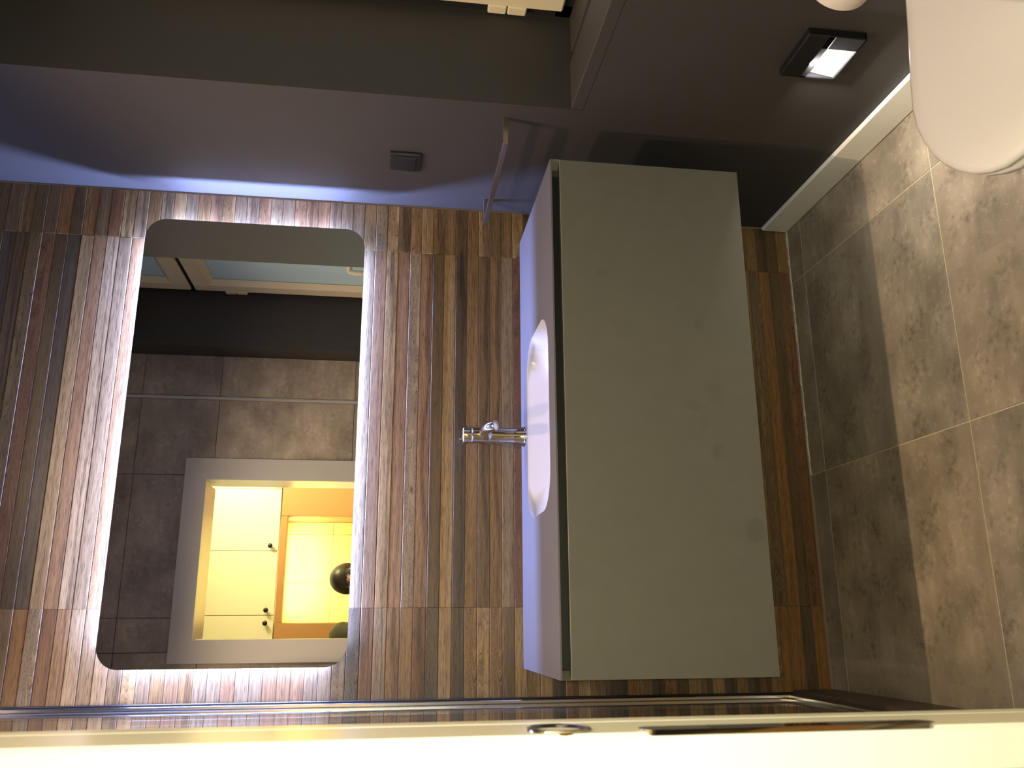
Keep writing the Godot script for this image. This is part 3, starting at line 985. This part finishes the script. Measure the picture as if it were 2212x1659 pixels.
func kitchen() -> void:
	# cabinets opposite the doorway, seen in the mirror
	var edges := [-1.20, -0.82, -0.44, -0.06, 0.32, 0.70]
	for i in edges.size() - 1:
		var x0: float = edges[i]
		var x1: float = edges[i + 1]
		var where: String = ["at the left end of the row", "left of the wooden recess", "over the left part of the wooden recess", "over the right part of the wooden recess", "at the right end of the row"][i]
		var c := thing("wall_cabinet", "cream wall cabinet with round dark knob, " + where, "cabinet", Vector3((x0 + x1) * 0.5, 1.865, 3.38), "cream wall cabinets in the corridor")
		obj("body", boxm(Vector3(x0 + 0.001, 1.872, 3.221), Vector3(x1 - 0.001, 2.52, 3.598)), M["cream"], c)
		var d := obj("door", boxm(Vector3(x0 + 0.0015, 1.866, 3.20), Vector3(x1 - 0.0015, 2.52, 3.22), 0.0015), M["cream"], c)
		var kx: float = x1 - 0.045 if i == 1 else x0 + 0.030
		if i == 0:
			kx = x1 - 0.045
		var st := begin(true)
		lathe(st, Vector3(kx, 1.913, 3.20), Vector3(0, 0, -1), [[0.006, 0.0], [0.006, 0.012], [0.013, 0.016], [0.0145, 0.022], [0.012, 0.028], [0.004, 0.030]], 20)
		obj("knob", done(st), M["black"], d, Vector3.ZERO)
	# recess framed in tan wood with tiled back, lit from above
	var r := thing("cabinet_recess", "tan wood framed recess with glowing yellow tiled back under the cream cabinets", "kitchen recess", Vector3(-0.16, 0.0, 3.4))
	for s in [[-0.62, -0.485], [0.155, 0.70], [-1.20, -0.62]]:
		obj("side_panel", boxm(Vector3(s[0], 0.0, 3.205), Vector3(s[1] - 0.002, 1.862, 3.56), 0.002), M["tan"], r)
	obj("top_rail", boxm(Vector3(-0.486, 1.822, 3.205), Vector3(0.154, 1.862, 3.26), 0.002), M["tan"], r)
	obj("counter", boxm(Vector3(-0.486, 0.0, 3.24), Vector3(0.154, 0.90, 3.56), 0.003), M["cream"], r)
	var tx := [-0.486, -0.235, 0.075, 0.154]
	for i in 3:
		for j in 3:
			obj("tile", boxm(Vector3(tx[i] + 0.001, 0.90 + j * 0.33 + 0.001, 3.55), Vector3(tx[i + 1] - 0.001, 0.90 + (j + 1) * 0.33 - 0.001, 3.575), 0.001), M["splash"], r)
	obj("back_panel", boxm(Vector3(-0.486, 0.90, 3.572), Vector3(0.154, 1.872, 3.598)), M["tan"], r)
	obj("strip_light", boxm(Vector3(-0.44, 1.845, 3.34), Vector3(0.11, 1.858, 3.37), 0.002), M["panel_glow"], r)
	area(Vector3(-0.165, 1.842, 3.355), Vector3(0, -1, 0.25), Vector2(0.54, 0.025), AMBER, 0.8, Vector3.BACK)

# ------------------------------------------------------------------ people
# a continuous skin over tapered bones: smooth minimum of capsule distances, meshed as surface nets
func skin(bones: Array, cell: float, k: float) -> ArrayMesh:
	var lo := Vector3(1e9, 1e9, 1e9)
	var hi := -lo
	for b in bones:
		for e in [[b[0], b[2]], [b[1], b[3]]]:
			var pad: Vector3 = Vector3.ONE * (float(e[1]) + cell * 2.5)
			lo = lo.min(e[0] - pad)
			hi = hi.max(e[0] + pad)
	var nx := int((hi.x - lo.x) / cell) + 1
	var ny := int((hi.y - lo.y) / cell) + 1
	var nz := int((hi.z - lo.z) / cell) + 1
	var total := nx * ny * nz
	var val := PackedFloat32Array()
	val.resize(total)
	val.fill(1.0)
	for b in bones:
		var A: Vector3 = b[0]
		var B: Vector3 = b[1]
		var ra: float = b[2]
		var rb: float = b[3]
		var R := maxf(ra, rb) + cell * 2.2 + k
		var l := A.min(B) - Vector3.ONE * R
		var h := A.max(B) + Vector3.ONE * R
		var d := B - A
		var dd := maxf(d.length_squared(), 1e-9)
		for iz in range(maxi(0, int((l.z - lo.z) / cell)), mini(nz, int((h.z - lo.z) / cell) + 2)):
			for iy in range(maxi(0, int((l.y - lo.y) / cell)), mini(ny, int((h.y - lo.y) / cell) + 2)):
				for ix in range(maxi(0, int((l.x - lo.x) / cell)), mini(nx, int((h.x - lo.x) / cell) + 2)):
					var p := lo + Vector3(ix, iy, iz) * cell
					var t := clampf((p - A).dot(d) / dd, 0.0, 1.0)
					var v := (p - A - d * t).length() - lerpf(ra, rb, t)
					var i := (iz * ny + iy) * nx + ix
					var o := val[i]
					var m := maxf(k - absf(o - v), 0.0) / k
					val[i] = minf(o, v) - m * m * k * 0.25
	var vert := {}
	var pts := PackedVector3Array()
	var off := [0, 1, nx, nx + 1, nx * ny, nx * ny + 1, nx * ny + nx, nx * ny + nx + 1]
	var cor := [Vector3(0, 0, 0), Vector3(1, 0, 0), Vector3(0, 1, 0), Vector3(1, 1, 0), Vector3(0, 0, 1), Vector3(1, 0, 1), Vector3(0, 1, 1), Vector3(1, 1, 1)]
	var edges := [[0, 1], [2, 3], [4, 5], [6, 7], [0, 2], [1, 3], [4, 6], [5, 7], [0, 4], [1, 5], [2, 6], [3, 7]]
	for iz in nz - 1:
		for iy in ny - 1:
			for ix in nx - 1:
				var i := (iz * ny + iy) * nx + ix
				var inside := 0
				for o in off:
					if val[i + o] < 0.0:
						inside += 1
				if inside == 0 or inside == 8:
					continue
				var s := Vector3.ZERO
				var n := 0
				for e in edges:
					var a := val[i + off[e[0]]]
					var b := val[i + off[e[1]]]
					if (a < 0.0) != (b < 0.0):
						s += cor[e[0]].lerp(cor[e[1]], a / (a - b))
						n += 1
				vert[i] = pts.size()
				pts.append(lo + (Vector3(ix, iy, iz) + s / n) * cell)
	var st := SurfaceTool.new()
	st.begin(Mesh.PRIMITIVE_TRIANGLES)
	st.set_smooth_group(0)
	var paint := PackedColorArray()
	for p in pts:
		var best := 1e9
		var c := Color.WHITE
		for b in bones:
			var d: Vector3 = b[1] - b[0]
			var t := clampf((p - b[0]).dot(d) / maxf(d.length_squared(), 1e-9), 0.0, 1.0)
			var v: float = (p - b[0] - d * t).length() - lerpf(b[2], b[3], t)
			if v < best:
				best = v
				c = b[4]
		paint.append(c)
	var step := [1, nx, nx * ny]
	for key in vert.keys():
		for ax in 3:
			var a := val[key]
			var b := val[key + step[ax]]
			if (a < 0.0) == (b < 0.0):
				continue
			var u: int = step[(ax + 1) % 3]
			var w: int = step[(ax + 2) % 3]
			if not (vert.has(key - u) and vert.has(key - w) and vert.has(key - u - w)):
				continue
			var q := [vert[key], vert[key - u], vert[key - u - w], vert[key - w]]
			var order := [0, 1, 2, 0, 2, 3] if a < 0.0 else [0, 2, 1, 0, 3, 2]
			for j in order:
				st.set_color(paint[q[j]])
				st.add_vertex(pts[q[j]])
	st.generate_normals()
	return st.commit()

# figure standing at x, z, facing the washroom (-z); tall = height to the crown
func figure(x: float, z: float, tall: float, coat: Color, legs: Color, rhand: Vector3, relbow: Vector3) -> Array:
	var s := tall / 1.70
	var P := func(dx: float, y: float, dz: float) -> Vector3: return Vector3(x + dx * s, y * s, z + dz * s)
	var fl := Color(0.46, 0.27, 0.19)
	var shoe := Color(0.03, 0.03, 0.03)
	var b := []
	for q in [-1.0, 1.0]:
		b.append([P.call(q * 0.09, 0.90, 0), P.call(q * 0.095, 0.50, -0.01), 0.088 * s, 0.060 * s, legs])
		b.append([P.call(q * 0.095, 0.50, -0.01), P.call(q * 0.095, 0.09, 0.02), 0.060 * s, 0.042 * s, legs])
		b.append([P.call(q * 0.095, 0.045, 0.03), P.call(q * 0.11, 0.035, -0.15), 0.042 * s, 0.034 * s, shoe])
	b.append([P.call(-0.06, 0.94, 0), P.call(0.06, 0.94, 0), 0.115 * s, 0.115 * s, coat])
	b.append([P.call(0, 0.98, 0), P.call(0, 1.20, 0), 0.125 * s, 0.135 * s, coat])
	b.append([P.call(-0.07, 1.25, 0), P.call(0.07, 1.25, 0), 0.125 * s, 0.125 * s, coat])
	b.append([P.call(-0.165, 1.375, 0), P.call(0.165, 1.375, 0), 0.062 * s, 0.062 * s, coat])
	b.append([P.call(-0.05, 1.42, 0), P.call(0.05, 1.42, 0), 0.055 * s, 0.055 * s, coat])
	b.append([P.call(0, 1.40, 0), P.call(0, 1.52, -0.012), 0.052 * s, 0.050 * s, fl])
	# arms: the one on the -x side hangs, the other one reaches where told
	var ls: Vector3 = P.call(-0.185, 1.36, 0)
	b.append([ls, P.call(-0.225, 1.08, 0.02), 0.056 * s, 0.045 * s, coat])
	b.append([P.call(-0.225, 1.08, 0.02), P.call(-0.215, 0.84, -0.06), 0.045 * s, 0.034 * s, coat])
	hand(b, P.call(-0.215, 0.83, -0.06), Vector3(0.12, -1, -0.2), Vector3(0.2, 0, -1), s, fl)
	var rs: Vector3 = P.call(0.185, 1.36, 0)
	b.append([rs, relbow, 0.056 * s, 0.046 * s, coat])
	b.append([relbow, rhand, 0.046 * s, 0.034 * s, coat])
	hand(b, rhand, ((rhand - relbow).normalized() * 0.25 + Vector3.UP * (1.0 if rhand.y > 1.0 else -1.0)).normalized(), Vector3(-1, 0, 0), s, fl)
	return b

func hand(b: Array, wrist: Vector3, dir: Vector3, side: Vector3, s: float, c: Color) -> void:
	dir = dir.normalized()
	side = (side - dir * side.dot(dir)).normalized()
	var nrm := dir.cross(side)
	var palm := wrist + dir * 0.075 * s
	b.append([wrist, palm - side * 0.012, 0.026 * s, 0.028 * s, c])
	b.append([wrist, palm + side * 0.012, 0.026 * s, 0.028 * s, c])
	for i in 4:
		var root := palm + side * (0.030 - i * 0.020) * s
		var len: float = [0.060, 0.072, 0.068, 0.052][i] * s
		var knee := root + dir * len * 0.55 + nrm * 0.004
		b.append([root - dir * 0.02, knee, 0.0095 * s, 0.009 * s, c])
		b.append([knee, knee + dir * len * 0.4 + nrm * len * 0.35, 0.009 * s, 0.008 * s, c])
	var th := wrist + dir * 0.03 * s + side * 0.025 * s
	b.append([th, th + (side * 0.9 + dir * 0.7).normalized() * 0.035 * s, 0.012 * s, 0.0105 * s, c])
	b.append([th + (side * 0.9 + dir * 0.7).normalized() * 0.035 * s, th + (side * 0.9 + dir * 0.7).normalized() * 0.035 * s + dir * 0.028 * s, 0.0105 * s, 0.009 * s, c])

func head(parent: Node3D, c: Vector3, s: float) -> void:
	var fl := Color(0.46, 0.27, 0.19)
	var b := []
	b.append([c + Vector3(0, 0.035, 0.012) * s, c + Vector3(0, 0.025, -0.012) * s, 0.078 * s, 0.074 * s, fl])
	b.append([c + Vector3(0, -0.01, -0.02) * s, c + Vector3(0, -0.07, -0.045) * s, 0.066 * s, 0.042 * s, fl])
	b.append([c + Vector3(0, 0.012, -0.085) * s, c + Vector3(0, -0.022, -0.102) * s, 0.008 * s, 0.013 * s, fl])
	b.append([c + Vector3(-0.018, -0.052, -0.084) * s, c + Vector3(0.018, -0.052, -0.084) * s, 0.008 * s, 0.008 * s, Color(0.40, 0.14, 0.12)])
	for q in [-1.0, 1.0]:
		b.append([c + Vector3(q * 0.077, 0.008, 0.0) * s, c + Vector3(q * 0.078, -0.028, -0.004) * s, 0.014 * s, 0.010 * s, fl])
		b.append([c + Vector3(q * 0.030, 0.012, -0.078) * s, c + Vector3(q * 0.034, 0.012, -0.077) * s, 0.0105 * s, 0.0105 * s, Color(0.05, 0.04, 0.04)])
		b.append([c + Vector3(q * 0.018, 0.032, -0.083) * s, c + Vector3(q * 0.046, 0.032, -0.072) * s, 0.005 * s, 0.004 * s, Color(0.02, 0.015, 0.012)])
	b.append([c + Vector3(0, -0.06, -0.01) * s, c + Vector3(0, -0.14, 0.0) * s, 0.046 * s, 0.048 * s, fl])
	obj("head", skin(b, 0.0055, 0.014), M["figure"], parent)
	var h := []
	h.append([c + Vector3(0, 0.046, 0.016) * s, c + Vector3(0, 0.040, -0.010) * s, 0.084 * s, 0.080 * s, Color.WHITE])
	h.append([c + Vector3(0, 0.03, 0.04) * s, c + Vector3(0, -0.10, 0.055) * s, 0.078 * s, 0.060 * s, Color.WHITE])
	for q in [-1.0, 1.0]:
		h.append([c + Vector3(q * 0.052, 0.03, 0.01) * s, c + Vector3(q * 0.062, -0.10, 0.02) * s, 0.034 * s, 0.026 * s, Color.WHITE])
	obj("hair", skin(h, 0.0065, 0.02), M["hair"], parent)

func people() -> void:
	var a := thing("person", "person with smooth black hair in dark clothes standing in the corridor doorway", "person", Vector3(-0.255, 0, 2.60))
	obj("body", skin(figure(-0.235, 2.60, 1.52, Color(0.012, 0.012, 0.014), Color(0.02, 0.02, 0.03), Vector3(-0.08, 0.76, 2.56), Vector3(-0.06, 0.97, 2.62)), 0.012, 0.03), M["figure"], a)
	head(a, Vector3(-0.253, 1.39, 2.59), 0.94)
	var b := thing("person", "person in an olive jacket holding the phone up in the right hand", "person", Vector3(-0.735, 0, 2.97))
	obj("body", skin(figure(-0.735, 2.97, 1.80, Color(0.050, 0.048, 0.024), Color(0.02, 0.022, 0.03), Vector3(-0.535, 1.06, 2.40), Vector3(-0.60, 1.05, 2.70)), 0.012, 0.03), M["figure"], b)
	head(b, Vector3(-0.735, 1.665, 2.96), 1.06)
	# the phone that takes the picture, lens towards the room, a few millimetres behind the view point
	var right := Vector3(0.9632, 0.0328, 0.2669)
	var up := Vector3(0.0062, 0.9895, -0.1442)
	var back := right.cross(up).normalized()
	var pc := CAM + back * 0.016 - up * 0.055 + right * 0.02
	var ph := thing("phone", "dark smartphone held upright in front of the olive jacket", "phone", pc)
	var st := begin(true)
	loft(st, [rrect(-back * 0.004, up, right, 0.071, 0.0355, 0.009), rrect(back * 0.004, up, right, 0.071, 0.0355, 0.009)])
	obj("case", done(st), M["phone"], ph, Vector3.ZERO)
	var fl := begin(true)
	lathe(fl, up * 0.055 - right * 0.008 - back * 0.004, -back, [[0.0035, 0.0], [0.0035, 0.0006]], 16)
	obj("flash_lamp", done(fl), M["flash_glow"], ph, Vector3.ZERO)
